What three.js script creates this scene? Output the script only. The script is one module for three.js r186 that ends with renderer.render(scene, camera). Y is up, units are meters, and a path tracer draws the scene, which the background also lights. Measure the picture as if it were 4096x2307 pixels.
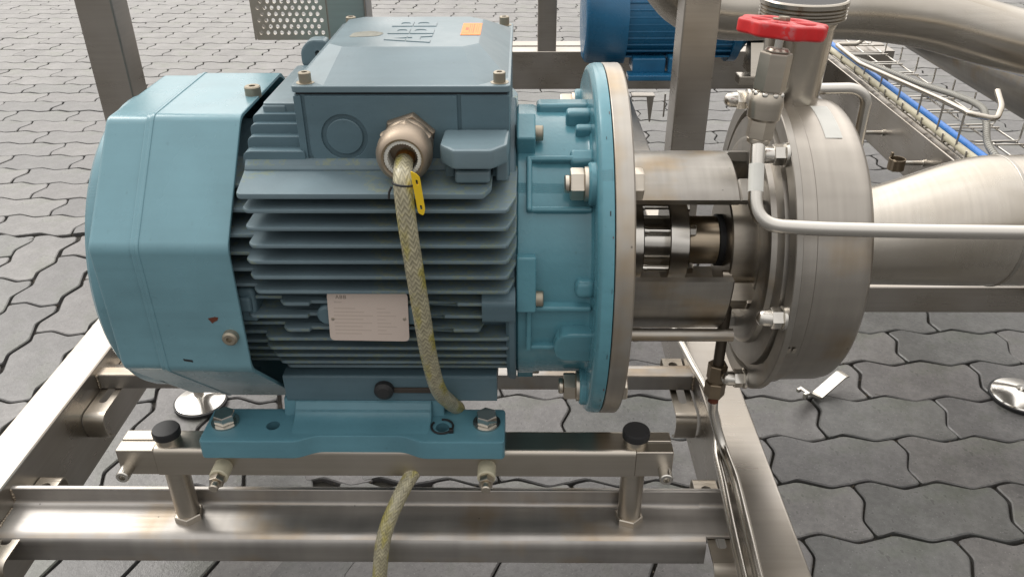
import * as THREE from 'three';
import { mergeGeometries } from 'three/addons/utils/BufferGeometryUtils.js';
import { RoundedBoxGeometry } from 'three/addons/geometries/RoundedBoxGeometry.js';
import { TextGeometry } from 'three/addons/geometries/TextGeometry.js';
import { FontLoader } from 'three/addons/loaders/FontLoader.js';
import { Brush, Evaluator, SUBTRACTION } from 'three-bvh-csg';

// ---------------------------------------------------------------- camera, sky, sun, exposure
const scene = new THREE.Scene();
const camera = new THREE.PerspectiveCamera(38.72, 16 / 9, 0.05, 400);
camera.rotation.order = 'YXZ';
camera.position.set(0, 0.935, 0);
camera.rotation.set(THREE.MathUtils.degToRad(-30.1), THREE.MathUtils.degToRad(0.78), THREE.MathUtils.degToRad(-0.3));
camera.updateMatrixWorld(true);

const renderer = new THREE.WebGLRenderer({ antialias: true });
renderer.toneMapping = THREE.LinearToneMapping;
renderer.toneMappingExposure = 1.31;
renderer.shadowMap.enabled = true;

{ // overcast sky: a pale lid of cloud, brighter towards the low hidden sun behind the machine
  const W = 512, Hh = 256, data = new Float32Array(W * Hh * 4);
  const sd = new THREE.Vector3(-0.26, 0.50, -0.82).normalize(), d = new THREE.Vector3();
  for (let j = 0; j < Hh; j++) for (let i = 0; i < W; i++) {
    const th = ((i + 0.5) / W - 0.5) * 2 * Math.PI, el = ((j + 0.5) / Hh - 0.5) * Math.PI;
    d.set(Math.cos(el) * Math.cos(th), Math.sin(el), Math.cos(el) * Math.sin(th));
    const c = Math.max(0, d.dot(sd)), up = Math.max(0, d.y);
    const cl = 1 + 0.10 * Math.sin(d.x * 7 + 2.1 * Math.sin(d.z * 5)) * Math.sin(d.z * 9 + d.y * 6);
    const bk = 0.5 - 0.5 * d.z; const ss = Math.min(1, up / 0.42), lowd = 0.30 + 0.70 * ss * ss * (3 - 2 * ss); let L = (0.45 + 0.64 * up + 0.86 * Math.pow(bk, 2.2) * (1 - 0.5 * d.x) + 0.90 * Math.pow(c, 2.5)) * cl * lowd;
    if (d.y < 0) L *= 0.5;
    const k = (j * W + i) * 4;
    const wm = bk * (1 - 0.6 * up); data[k] = L * (1.02 + 0.035 * wm); data[k + 1] = L; data[k + 2] = L * (0.985 - 0.05 * wm); data[k + 3] = 1;
  }
  const t = new THREE.DataTexture(data, W, Hh, THREE.RGBAFormat, THREE.FloatType);
  t.mapping = THREE.EquirectangularReflectionMapping; t.magFilter = THREE.LinearFilter; t.minFilter = THREE.LinearFilter;
  t.colorSpace = THREE.LinearSRGBColorSpace; t.needsUpdate = true;
  scene.background = t; scene.environment = t;
}
const sun = new THREE.DirectionalLight(new THREE.Color(1, 0.96, 0.9), 0.9);
sun.position.set(-4.2, 6.0, -4.6); sun.target.position.set(0, 0.4, -1); scene.add(sun, sun.target);
sun.castShadow = true; sun.shadow.radius = 34; sun.shadow.mapSize.set(2048, 2048);
Object.assign(sun.shadow.camera, { left: -5, right: 5, top: 5, bottom: -5, near: 0.5, far: 25 });

// ---------------------------------------------------------------- helpers (millimetres in, metres out)
const MM = 0.001, AY = 556.5, AZ = -752.6;                      // height and depth of the motor shaft
let seed = 7;
const rnd = () => { seed = (seed * 1664525 + 1013904223) >>> 0; return seed / 4294967296; };
const rr = (a, b) => a + (b - a) * rnd();
const V3 = (x, y, z) => new THREE.Vector3(x, y, z);
const origins = new Map(), taken = new Map();
function numbered(n) { const k = taken.get(n) || 0; taken.set(n, k + 1); return k ? `${n}_${String(k).padStart(3, '0')}` : n; }
function tag(o, label, category, group) { o.userData = { label, category }; if (group) o.userData.group = group; return o; }
function thing(name, label, category, o = [0, 0, 0], group) {
  const g = new THREE.Group(); g.name = numbered(name); g.position.set(o[0] * MM, o[1] * MM, o[2] * MM); origins.set(g, o);
  tag(g, label, category, group); scene.add(g); return g;
}
function strip(g) { const n = g.index ? g.toNonIndexed() : g.clone(); for (const k of Object.keys(n.attributes)) if (k !== 'position') n.deleteAttribute(k); n.morphAttributes = {}; return n; }
function boxUV(g) {
  const p = g.attributes.position, n = g.attributes.normal, uv = new Float32Array(p.count * 2);
  for (let i = 0; i < p.count; i++) {
    const a = Math.abs(n.getX(i)), b = Math.abs(n.getY(i)), c = Math.abs(n.getZ(i)), x = p.getX(i), y = p.getY(i), z = p.getZ(i);
    if (b >= a && b >= c) { uv[2 * i] = x; uv[2 * i + 1] = z; } else if (c >= a) { uv[2 * i] = x; uv[2 * i + 1] = y; } else { uv[2 * i] = z; uv[2 * i + 1] = y; }
  }
  g.setAttribute('uv', new THREE.BufferAttribute(uv, 2)); return g;
}
// normals: area-weighted over the faces that meet at less than the crease angle, so that large flats stay flat
function creased(g, ang) {
  const p = g.attributes.position.array, nt = p.length / 9, fn = new Float32Array(nt * 3), un = new Float32Array(nt * 3), map = new Map(), keys = new Array(nt * 3), out = new Float32Array(p.length), lim = Math.cos(ang);
  for (let t = 0; t < nt; t++) { const i = t * 9, ax = p[i + 3] - p[i], ay = p[i + 4] - p[i + 1], az = p[i + 5] - p[i + 2], bx = p[i + 6] - p[i], by = p[i + 7] - p[i + 1], bz = p[i + 8] - p[i + 2];
    const x = ay * bz - az * by, y = az * bx - ax * bz, z = ax * by - ay * bx, l = Math.hypot(x, y, z) || 1; fn[3 * t] = x; fn[3 * t + 1] = y; fn[3 * t + 2] = z; un[3 * t] = x / l; un[3 * t + 1] = y / l; un[3 * t + 2] = z / l;
    for (let k = 0; k < 3; k++) { const j = i + 3 * k, key = Math.round(p[j] * 2e5) + ',' + Math.round(p[j + 1] * 2e5) + ',' + Math.round(p[j + 2] * 2e5); keys[3 * t + k] = key; const a = map.get(key); if (a) a.push(t); else map.set(key, [t]); } }
  for (let t = 0; t < nt; t++) for (let k = 0; k < 3; k++) { let x = 0, y = 0, z = 0; for (const q of map.get(keys[3 * t + k])) { if (un[3 * t] * un[3 * q] + un[3 * t + 1] * un[3 * q + 1] + un[3 * t + 2] * un[3 * q + 2] > lim) { x += fn[3 * q]; y += fn[3 * q + 1]; z += fn[3 * q + 2]; } }
    const l = Math.hypot(x, y, z) || 1, j = 9 * t + 3 * k; out[j] = x / l; out[j + 1] = y / l; out[j + 2] = z / l; }
  g.setAttribute('normal', new THREE.BufferAttribute(out, 3)); return g;
}
function cook(geos, opt = {}) {
  if (!Array.isArray(geos)) geos = [geos];
  let g;
  if (opt.keepUV) { g = mergeGeometries(geos.map(q => { const n = q.index ? q.toNonIndexed() : q.clone(); for (const k of Object.keys(n.attributes)) if (!['position', 'normal', 'uv'].includes(k)) n.deleteAttribute(k); return n; })); g.scale(MM, MM, MM); return g; }
  g = mergeGeometries(geos.map(strip)); g.scale(MM, MM, MM);
  if (opt.cyl) { g = creased(g, (opt.crease ?? 32) * Math.PI / 180); const p = g.attributes.position, uv = new Float32Array(p.count * 2), cy = opt.cyl[0] * MM, cz = opt.cyl[1] * MM, R = 0.14;
    for (let i = 0; i < p.count; i += 3) { let a0 = 0; for (let k = 0; k < 3; k++) { let a = Math.atan2(p.getY(i + k) - cy, p.getZ(i + k) - cz); if (k && a - a0 > Math.PI) a -= 2 * Math.PI; if (k && a - a0 < -Math.PI) a += 2 * Math.PI; if (!k) a0 = a; const q = Math.hypot(p.getY(i + k) - cy, p.getZ(i + k) - cz); uv[2 * (i + k)] = a * R; uv[2 * (i + k) + 1] = p.getX(i + k) + q * 0.7; } }
    g.setAttribute('uv', new THREE.BufferAttribute(uv, 2)); return g; }
  g = creased(g, (opt.crease ?? 32) * Math.PI / 180);
  return boxUV(g);
}
function part(name, geos, mat, parent, opt = {}) {
  const g = cook(geos, opt), o = origins.get(parent) || [0, 0, 0]; g.translate(-o[0] * MM, -o[1] * MM, -o[2] * MM);
  const m = new THREE.Mesh(g, mat); m.name = numbered(name); m.castShadow = m.receiveShadow = true; origins.set(m, o);
  if (opt.label) m.userData.label = opt.label;
  parent.add(m); return m;
}
function single(name, geos, mat, label, category, o, opt = {}) {         // a thing that is one mesh
  const g = cook(geos, opt); g.translate(-o[0] * MM, -o[1] * MM, -o[2] * MM);
  const m = new THREE.Mesh(g, mat); m.name = numbered(name); m.position.set(o[0] * MM, o[1] * MM, o[2] * MM); m.castShadow = m.receiveShadow = true;
  tag(m, label, category, opt.group); origins.set(m, o); scene.add(m); return m;
}
const box = (x0, x1, y0, y1, z0, z1, r = 0) => {
  const w = Math.abs(x1 - x0), h = Math.abs(y1 - y0), d = Math.abs(z1 - z0);
  const g = r ? new RoundedBoxGeometry(w, h, d, 3, Math.min(r, w / 2.01, h / 2.01, d / 2.01)) : new THREE.BoxGeometry(w, h, d);
  g.translate((x0 + x1) / 2, (y0 + y1) / 2, (z0 + z1) / 2); return g;
};
// surface of revolution; prof = [[along, radius], ...]
function rev(axis, prof, c, seg = 48, t0 = 0, t1 = 360, closed = false) {
  const a0 = t0 * Math.PI / 180, a1 = t1 * Math.PI / 180, full = Math.abs(t1 - t0) >= 359.99, pos = [], n = prof.length;
  const P = (q, a) => { const s = Math.sin(a) * q[1], k = Math.cos(a) * q[1];
    return axis === 'x' ? [q[0], c[0] + s, c[1] + k] : axis === 'y' ? [c[0] + s, q[0], c[1] + k] : [c[0] + s, c[1] + k, q[0]]; };
  const m = closed ? n : n - 1;
  for (let i = 0; i < seg; i++) { const u = a0 + (a1 - a0) * i / seg, v = a0 + (a1 - a0) * (i + 1) / seg;
    for (let j = 0; j < m; j++) { const q = prof[j], r = prof[(j + 1) % n], A = P(q, u), B = P(r, u), C = P(r, v), D = P(q, v);
      if (q[1] > 1e-6) pos.push(...A, ...B, ...D); if (r[1] > 1e-6) pos.push(...B, ...C, ...D); } }
  if (!full && closed) { const sh = prof.map(q => new THREE.Vector2(q[0], q[1])), tri = THREE.ShapeUtils.triangulateShape(sh, []);
    for (const t of tri) { pos.push(...P(prof[t[0]], a0), ...P(prof[t[1]], a0), ...P(prof[t[2]], a0)); pos.push(...P(prof[t[0]], a1), ...P(prof[t[2]], a1), ...P(prof[t[1]], a1)); } }
  const g = new THREE.BufferGeometry(); g.setAttribute('position', new THREE.Float32BufferAttribute(pos, 3));
  // outward check for the first quad is left to the two-sided path tracer; normals come from faces
  if (axis !== 'z') { const p = g.attributes.position.array; for (let i = 0; i < p.length; i += 9) for (let k = 0; k < 3; k++) { const t = p[i + 3 + k]; p[i + 3 + k] = p[i + 6 + k]; p[i + 6 + k] = t; } }
  return g;
}
const cyl = (axis, a, b, r, c, seg = 32, ch = 0) => ch
  ? rev(axis, [[a, 0], [a, r - ch], [a + ch, r], [b - ch, r], [b, r - ch], [b, 0]], c, seg)
  : rev(axis, [[a, 0], [a, r], [b, r], [b, 0]], c, seg);
function hex(axis, a, b, af, c, turn = 0, ch = 1) { const R = af / Math.sqrt(3), g = rev(axis, [[a, 0], [a, R * 0.93], [a + ch, R], [b - ch, R], [b, R * 0.93], [b, 0]], c, 6, turn, turn + 360); return g; }
// extrude a closed outline [[u,v],...] along an axis; x: (u,v)=(z,y)  y: (u,v)=(x,z)  z: (u,v)=(x,y)
function ext(axis, pts, a, b, bevel = 0, holes = [], bseg = 2) {
  const s = Array.isArray(pts) ? new THREE.Shape(pts.map(p => new THREE.Vector2(p[0], p[1]))) : pts;
  for (const h of holes) s.holes.push(Array.isArray(h) ? new THREE.Path(h.map(p => new THREE.Vector2(p[0], p[1]))) : h);
  const g = new THREE.ExtrudeGeometry(s, { depth: Math.abs(b - a) - 2 * bevel, bevelEnabled: bevel > 0, bevelThickness: bevel, bevelSize: bevel, bevelOffset: -bevel, bevelSegments: bseg, curveSegments: 20 });
  g.translate(0, 0, bevel + Math.min(a, b));
  const p = g.attributes.position;
  for (let i = 0; i < p.count; i++) { const u = p.getX(i), v = p.getY(i), w = p.getZ(i);
    if (axis === 'x') p.setXYZ(i, w, v, u); else if (axis === 'y') p.setXYZ(i, u, w, v); }
  if (axis !== 'z') { const q = strip(g), r = q.attributes.position.array; for (let i = 0; i < r.length; i += 9) for (let k = 0; k < 3; k++) { const t = r[i + 3 + k]; r[i + 3 + k] = r[i + 6 + k]; r[i + 6 + k] = t; } return q; }
  return g;
}
// round the corners of a polygon
function soft(pts, r, n = 4) {
  const out = [], m = pts.length;
  for (let i = 0; i < m; i++) { const rad = pts[i][2] ?? r, p = new THREE.Vector2(pts[i][0], pts[i][1]), a = new THREE.Vector2(...pts[(i + m - 1) % m].slice(0, 2)).sub(p), b = new THREE.Vector2(...pts[(i + 1) % m].slice(0, 2)).sub(p);
    const ra = Math.min(rad, a.length() * 0.48), rb = Math.min(rad, b.length() * 0.48); a.setLength(ra); b.setLength(rb);
    for (let k = 0; k <= n; k++) { const t = k / n; out.push([p.x + a.x * (1 - t) * (1 - t) + b.x * t * t, p.y + a.y * (1 - t) * (1 - t) + b.y * t * t]); } }
  return out;
}
function circlePath(x, y, r) { const p = new THREE.Path(); p.absarc(x, y, r, 0, Math.PI * 2, true); return p; }
// tube along points with rounded bends
function bentTube(pts, r, bend = 12, seg = 14, smooth = false, step = 6) {
  const v = pts.map(p => V3(...p));
  let curve;
  if (smooth) curve = new THREE.CatmullRomCurve3(v, false, 'centripetal');
  else { curve = new THREE.CurvePath(); let last = v[0];
    for (let i = 1; i < v.length - 1; i++) { const a = v[i - 1].clone().sub(v[i]), b = v[i + 1].clone().sub(v[i]), k = Math.min(bend, a.length() * 0.49, b.length() * 0.49); a.setLength(k); b.setLength(k);
      const p = v[i].clone().add(a), q = v[i].clone().add(b); curve.add(new THREE.LineCurve3(last, p)); curve.add(new THREE.QuadraticBezierCurve3(p, v[i], q)); last = q; }
    curve.add(new THREE.LineCurve3(last, v[v.length - 1])); }
  const len = curve.getLength();
  const g = new THREE.TubeGeometry(curve, Math.max(8, Math.ceil(len / step)), r, seg, false); g.userData = { len };
  const caps = [0, 1].map(t => { const c = new THREE.CircleGeometry(r, seg), d = curve.getTangentAt(t).multiplyScalar(t ? 1 : -1); c.applyQuaternion(new THREE.Quaternion().setFromUnitVectors(V3(0, 0, 1), d)); const p = curve.getPointAt(t); c.translate(p.x, p.y, p.z); return c; });
  return [g, ...caps];
}
const xf = (geos, pos, rot = [0, 0, 0]) => { const m = new THREE.Matrix4().compose(V3(...pos), new THREE.Quaternion().setFromEuler(new THREE.Euler(...rot.map(a => a * Math.PI / 180))), V3(1, 1, 1)); return (Array.isArray(geos) ? geos : [geos]).map(g => g.clone().applyMatrix4(m)); };
const ring = (k, f) => Array.from({ length: k }, (_, i) => f(i));

// ---------------------------------------------------------------- procedural textures
function hash(x, y, s) { let h = (x * 374761393 + y * 668265263 + s * 974634777) | 0; h = Math.imul(h ^ (h >>> 13), 1274126177); return ((h ^ (h >>> 16)) >>> 0) / 4294967296; }
function vnoise(x, y, px, py, s) { const i = Math.floor(x), j = Math.floor(y), u = x - i, v = y - j, a = u * u * (3 - 2 * u), b = v * v * (3 - 2 * v), m = (q, n) => ((q % n) + n) % n;
  const h = (p, q) => hash(m(p, px), m(q, py), s); return (h(i, j) * (1 - a) + h(i + 1, j) * a) * (1 - b) + (h(i, j + 1) * (1 - a) + h(i + 1, j + 1) * a) * b; }
function fbm(u, v, f, o, s, fy = f) { let t = 0, a = 0.5, n = 0; for (let k = 0; k < o; k++) { t += a * vnoise(u * f, v * fy, f, fy, s + k); n += a; a *= 0.5; f *= 2; fy *= 2; } return t / n; }
function tex(n, fn, metres, srgb = false) {            // fn(u,v) -> [r,g,b] 0..1
  const d = new Uint8Array(n * n * 4);
  for (let j = 0; j < n; j++) for (let i = 0; i < n; i++) { const c = fn(i / n, j / n), k = (j * n + i) * 4; for (let q = 0; q < 3; q++) d[k + q] = Math.max(0, Math.min(255, Math.round((Array.isArray(c) ? c[q] : c) * 255))); d[k + 3] = 255; }
  const t = new THREE.DataTexture(d, n, n, THREE.RGBAFormat); t.wrapS = t.wrapT = THREE.RepeatWrapping; t.magFilter = THREE.LinearFilter; t.minFilter = THREE.LinearMipmapLinearFilter; t.generateMipmaps = true;
  if (srgb) t.colorSpace = THREE.SRGBColorSpace; t.repeat.set(1 / metres, 1 / metres); t.needsUpdate = true; return t;
}
const mul = (a, b) => a.map(v => v * b);
const lin = (r, g, b) => new THREE.Color().setRGB(r, g, b);
const rep = (t, m, my = m, rot = 0) => { const c = t.clone(); c.repeat.set(1 / m, 1 / my); c.rotation = rot; c.needsUpdate = true; return c; };
// concrete: sandy grain, dark pits, pale aggregate, faint green-brown patches
const concTone = tex(512, (u, v) => { const a = fbm(u, v, 6, 5, 3), g = hash((u * 512) | 0, (v * 512) | 0, 9), b = fbm(u, v, 64, 2, 21); let t = 0.80 + (a - 0.5) * 0.34 + (g - 0.5) * 0.10 + (b - 0.5) * 0.16; if (b > 0.80) t -= 0.18; if (hash((u * 256) | 0, (v * 256) | 0, 31) > 0.993) t += 0.2; const st = Math.max(0, fbm(u, v, 9, 3, 55) - 0.55); return [t * (1 - st * 0.16), t * (1 - st * 0.06), t * (1 - st * 0.26)]; }, 0.42, true);
const concBump = tex(512, (u, v) => 0.5 * fbm(u, v, 90, 3, 12) + 0.5 * hash((u * 512) | 0, (v * 512) | 0, 5) * 0.6 + 0.2 * fbm(u, v, 12, 3, 8), 0.42);
// brushed steel: streaks along u, blotches, a few scratches
const steelTone = tex(512, (u, v) => { const s = fbm(u, v, 3, 3, 41, 96), b = fbm(u, v, 4, 4, 77); const t = 0.93 + (s - 0.5) * 0.05 + (b - 0.5) * 0.13; return [t, t * (0.985 + 0.02 * (b - 0.5)), t * (0.96 + 0.06 * (b - 0.5))]; }, 0.3, true);
const steelRough = tex(512, (u, v) => { const s = fbm(u, v, 3, 3, 141, 110), b = fbm(u, v, 5, 4, 177); return [0, 0.88 + (s - 0.5) * 0.16 + (b - 0.5) * 0.3, 1]; }, 0.3);
const steelBump = tex(512, (u, v) => fbm(u, v, 3, 3, 43, 128), 0.3);
// the same steel with brownish heat tint, water marks and handling stains
const stainTone = tex(512, (u, v) => { const s = fbm(u, v, 4, 3, 241, 80), b = fbm(u, v, 4, 5, 277), c = fbm(u, v, 7, 4, 283), w = fbm(u, v, 40, 2, 291, 6); let t = 0.92 + (s - 0.5) * 0.06 + (b - 0.5) * 0.22 + (w - 0.5) * 0.06; const k = Math.max(0, c - 0.52) * 1.5; if (hash((u * 256) | 0, (v * 256) | 0, 17) > 0.9998) t -= 0.3; return [t, t * (1 - 0.16 * k), t * (1 - 0.38 * k)]; }, 0.34, true);
// red enamel rubbed pale
const redTone = tex(256, (u, v) => { const b = fbm(u, v, 6, 4, 701), f = fbm(u, v, 40, 3, 709), k = b > 0.40 && f > 0.40 ? Math.min(1, (b - 0.38) * 7) * (0.45 + 0.3 * f) : 0.05 * f; return [0.84 + 0.06 * f - 0.1 * k, 0.10 + 0.42 * k, 0.11 + 0.42 * k]; }, 0.09, true);
// enamel: orange peel and thin grime
const paintTone = tex(512, (u, v) => { const b = fbm(u, v, 5, 5, 301), s = fbm(u, v, 60, 2, 307), g = fbm(u, v, 3, 3, 311, 40); let t = 0.93 + (b - 0.5) * 0.16 + (g - 0.5) * 0.06; if (s > 0.86) t -= (s - 0.86) * 0.6; return [t, t, t]; }, 0.28, true);
const paintRough = tex(512, (u, v) => { const b = fbm(u, v, 7, 5, 401), s = fbm(u, v, 40, 2, 407); return [0, 0.86 + (b - 0.5) * 0.5 + (s - 0.5) * 0.12, 0]; }, 0.28);
const paintBump = tex(512, (u, v) => 0.6 * fbm(u, v, 30, 3, 501) + 0.4 * fbm(u, v, 110, 2, 502), 0.28);
// cast paint with settled dust (speckled beige grains in patches)
const dustTone = tex(512, (u, v) => { const b = fbm(u, v, 5, 5, 601), k = fbm(u, v, 4, 4, 611), g = hash((u * 512) | 0, (v * 512) | 0, 619), f = fbm(u, v, 90, 2, 613); const t = 0.90 + (b - 0.5) * 0.2; const d = (k > 0.5 && f + g * 0.35 > 0.78) ? 0.55 : 0; return [t * (1 - d) + d * 1.15, t * (1 - d) + d * 0.98, t * (1 - d) + d * 0.74]; }, 0.3, true);

const std = (o) => new THREE.MeshStandardMaterial(o);
const steelMat = (c, rough, extra = {}) => std({ color: lin(...c), metalness: 1, roughness: rough, map: steelTone, roughnessMap: steelRough, bumpMap: steelBump, bumpScale: 0.00001, ...extra });
const M = {
  rail: steelMat([0.48, 0.458, 0.432], 0.56, { map: stainTone }),
  beam: steelMat([0.45, 0.430, 0.408], 0.34),
  steel: steelMat([0.54, 0.510, 0.465], 0.40),
  satin: steelMat([0.47, 0.442, 0.400], 0.46, { map: stainTone }),
  lantern: steelMat([0.36, 0.342, 0.312], 0.44, { map: stainTone }),
  casing: steelMat([0.47, 0.435, 0.388], 0.36, { map: stainTone }),
  pipe: steelMat([0.54, 0.515, 0.475], 0.29),
  bright: std({ color: lin(0.58, 0.555, 0.51), metalness: 1, roughness: 0.25, roughnessMap: steelRough }),
  weld: std({ color: lin(0.36, 0.31, 0.25), metalness: 1, roughness: 0.42, map: stainTone }),
  nut: std({ color: lin(0.63, 0.59, 0.53), metalness: 1, roughness: 0.34, map: steelTone }),
  chrome: std({ color: lin(0.72, 0.70, 0.66), metalness: 1, roughness: 0.14 }),
  shaft: std({ color: lin(0.52, 0.45, 0.36), metalness: 1, roughness: 0.3, map: rep(steelTone, 0.1) }),
  brass: std({ color: lin(0.42, 0.36, 0.30), metalness: 1, roughness: 0.58, map: steelTone, roughnessMap: steelRough }),
  drainBrass: std({ color: lin(0.30, 0.25, 0.19), metalness: 1, roughness: 0.45, map: steelTone }),
  drainTube: std({ color: lin(0.10, 0.085, 0.07), metalness: 0.6, roughness: 0.45, map: steelTone }),
  zinc: std({ color: lin(0.40, 0.37, 0.31), metalness: 0.85, roughness: 0.5, map: steelTone }),
  black: std({ color: lin(0.012, 0.012, 0.013), roughness: 0.55 }),
  dark: std({ color: lin(0.02, 0.021, 0.024), roughness: 0.75 }),
  rubber: std({ color: lin(0.02, 0.02, 0.021), roughness: 0.6 }),
  cover: std({ color: lin(0.150, 0.298, 0.350), roughness: 0.30, map: paintTone, roughnessMap: paintRough, bumpMap: paintBump, bumpScale: 0.00008 }),
  coverIn: std({ color: lin(0.03, 0.05, 0.058), roughness: 0.7 }),
  motor: std({ color: lin(0.100, 0.166, 0.198), roughness: 0.56, map: paintTone, roughnessMap: paintRough, bumpMap: paintBump, bumpScale: 0.00022 }),
  fin: std({ color: lin(0.152, 0.220, 0.252), roughness: 0.62, map: dustTone, bumpMap: paintBump, bumpScale: 0.00025 }),
  lid: std({ color: lin(0.155, 0.222, 0.252), roughness: 0.40, map: paintTone, roughnessMap: paintRough, bumpMap: paintBump, bumpScale: 0.00012 }),
  teal: std({ color: lin(0.105, 0.285, 0.345), roughness: 0.28, map: paintTone, roughnessMap: paintRough, bumpMap: paintBump, bumpScale: 0.0003 }),
  foot: std({ color: lin(0.105, 0.255, 0.315), roughness: 0.46, map: paintTone, roughnessMap: paintRough, bumpMap: paintBump, bumpScale: 0.0003 }),
  blue: std({ color: lin(0.014, 0.125, 0.255), roughness: 0.32, map: paintTone, roughnessMap: paintRough }),
  red: std({ color: lin(0.75, 0.75, 0.75), roughness: 0.55, map: redTone, roughnessMap: paintRough }),
  conduit: std({ color: lin(0.42, 0.41, 0.37), roughness: 0.55, map: paintTone }),
  cream: std({ color: lin(0.50, 0.465, 0.34), roughness: 0.55, map: paintTone }),
  hoseBlue: std({ color: lin(0.03, 0.17, 0.52), roughness: 0.4 }),
  white: std({ color: lin(0.72, 0.72, 0.67), roughness: 0.5, map: paintTone }),
  yellow: std({ color: lin(0.85, 0.58, 0.02), roughness: 0.45 }),
  rust: std({ color: lin(0.12, 0.03, 0.012), roughness: 0.85, map: paintTone }),
  sand: std({ color: lin(0.045, 0.040, 0.034), roughness: 1, map: concTone, bumpMap: concBump, bumpScale: 0.002 }),
};
const paverMats = [[0.158, 0.155, 0.154], [0.190, 0.184, 0.179], [0.136, 0.134, 0.134], [0.168, 0.161, 0.159], [0.148, 0.149, 0.144]].map(c => std({ color: lin(...c), roughness: 0.40, map: concTone, bumpMap: concBump, bumpScale: 0.0007 }));

// ---------------------------------------------------------------- ground: interlocking zigzag pavers
const ground = new THREE.Group(); ground.name = 'paving'; ground.userData = { kind: 'structure' }; scene.add(ground); origins.set(ground, [0, 0, 0]);
{
  const L = 226, W = 112.5, A = 9.5, X0 = -4200, X1 = 4200, Z0 = -5900, Z1 = -300;
  part('joint_sand', ext('y', [[X0, Z0], [X1, Z0], [X1, Z1], [X0, Z1]], -40, -9), M.sand, ground);
  const big = new THREE.Shape([[-60000, -70000], [60000, -70000], [60000, 60000], [-60000, 60000]].map(p => new THREE.Vector2(...p)));
  big.holes.push(new THREE.Path([[X0, Z0], [X0, Z1], [X1, Z1], [X1, Z0]].map(p => new THREE.Vector2(...p))));
  part('outer_paving', ext('y', big, -40, -1), paverMats[0], ground);
  // zigzag outline of one stone, long side along x, centred
  function outline(len, j, cut) {
    const p = [], h = len / 2, w = W / 2, jr = () => rr(-j, j), n = Math.max(1, Math.round(len / (L / 2)));
    for (let k = 0; k < n; k++) { const x = -h + k * L / 2; p.push([x, -w], [x + 0.25 * L / 2, -w - A], [x + 0.70 * L / 2, -w + A]); }
    p.push([h, -w], [h + 9 * cut, -w + W * 0.3], [h - 9 * cut, -w + W * 0.7]);
    const lower = []; for (let k = 0; k < n; k++) { const x = -h + k * L / 2; lower.push([x, w], [x + 0.25 * L / 2, w - A], [x + 0.70 * L / 2, w + A]); } lower.push([h, w]);
    p.push(...lower.reverse()); p.push([-h - 9 * cut, -w + W * 0.7], [-h + 9 * cut, -w + W * 0.3]);
    const q = soft(p.map(a => [a[0] * (len - 3.2) / len + jr(), a[1] * (W - 3.2) / W + jr()]), 7, 2); return q;
  }
  function stone(len, j, cut = 1) {
    const o = outline(len, j, cut), ring2 = o.map(a => { const l = Math.hypot(a[0], a[1]); return [a[0] * (1 - 2.4 / l), a[1] * (1 - 2.4 / l)]; }), n = o.length, pos = [];
    const tri = THREE.ShapeUtils.triangulateShape(ring2.map(a => new THREE.Vector2(...a)), []);
    for (const t of tri) for (const k of [t[0], t[2], t[1]]) pos.push(ring2[k][0], 0, ring2[k][1]);
    for (let i = 0; i < n; i++) { const k = (i + 1) % n, a = o[i], b = o[k], c = ring2[i], d = ring2[k];
      pos.push(c[0], 0, c[1], d[0], 0, d[1], b[0], -1.8, b[1], c[0], 0, c[1], b[0], -1.8, b[1], a[0], -1.8, a[1]);
      pos.push(a[0], -1.8, a[1], b[0], -1.8, b[1], b[0], -20, b[1], a[0], -1.8, a[1], b[0], -20, b[1], a[0], -20, a[1]); }
    for (let i = 0; i < pos.length; i += 9) { const v = (k) => [pos[i + k], pos[i + k + 1], pos[i + k + 2]], a = v(0), b = v(3), c = v(6); const ny = (b[2] - a[2]) * (c[0] - a[0]) - (b[0] - a[0]) * (c[2] - a[2]); const cx = (a[0] + b[0] + c[0]) / 3, cz = (a[2] + b[2] + c[2]) / 3;
      const nx = (b[1] - a[1]) * (c[2] - a[2]) - (b[2] - a[2]) * (c[1] - a[1]), nz = (b[0] - a[0]) * (c[1] - a[1]) - (b[1] - a[1]) * (c[0] - a[0]); const s = Math.abs(ny) > 1 ? ny : nx * cx + nz * cz; if (s < 0) for (let k = 0; k < 3; k++) { const t = pos[i + 3 + k]; pos[i + 3 + k] = pos[i + 6 + k]; pos[i + 6 + k] = t; } }
    const g = new THREE.BufferGeometry(); g.setAttribute('position', new THREE.Float32BufferAttribute(pos, 3)); return cook(g, { crease: 25 });
  }
  const whole = ring(5, () => stone(L, 1.1)), half = ring(2, () => stone(L / 2, 1.0));
  const cells = [], BX = -332, BZ = -1884;
  for (let k = -46; k < 8; k++) { const zc = -988 + 112.5 * k + 56, odd = ((k % 2) + 2) % 2, base = odd ? 644 : 531;
    for (let i = -24; i < 18; i++) { const x0 = base + L * i, x1 = x0 + L, inZ = zc > BZ; if (x1 < X0 || x0 > X1 || zc < Z0 + 60 || zc > Z1 - 60) continue;
      if (inZ && x1 <= BX + 20) continue;
      if (inZ && x0 < BX - 20) { cells.push([(BX + x1) / 2, zc, 0, 1]); continue; }
      cells.push([(x0 + x1) / 2, zc, 0, 0]); } }
  for (let c = 0; c < 34; c++) { const xc = BX - 115 * (c + 0.5), odd = c % 2, base = odd ? -1425 : -1538; if (xc < X0 + 60) continue;
    for (let i = -12; i < 10; i++) { const z0 = base + L * i, z1 = z0 + L; if (z1 <= BZ + 20 || z0 > Z1 - 200) continue; if (z0 < BZ - 20) cells.push([xc, (BZ + z1) / 2, 1, 1]); else cells.push([xc, (z0 + z1) / 2, 1, 0]); } }
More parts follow.
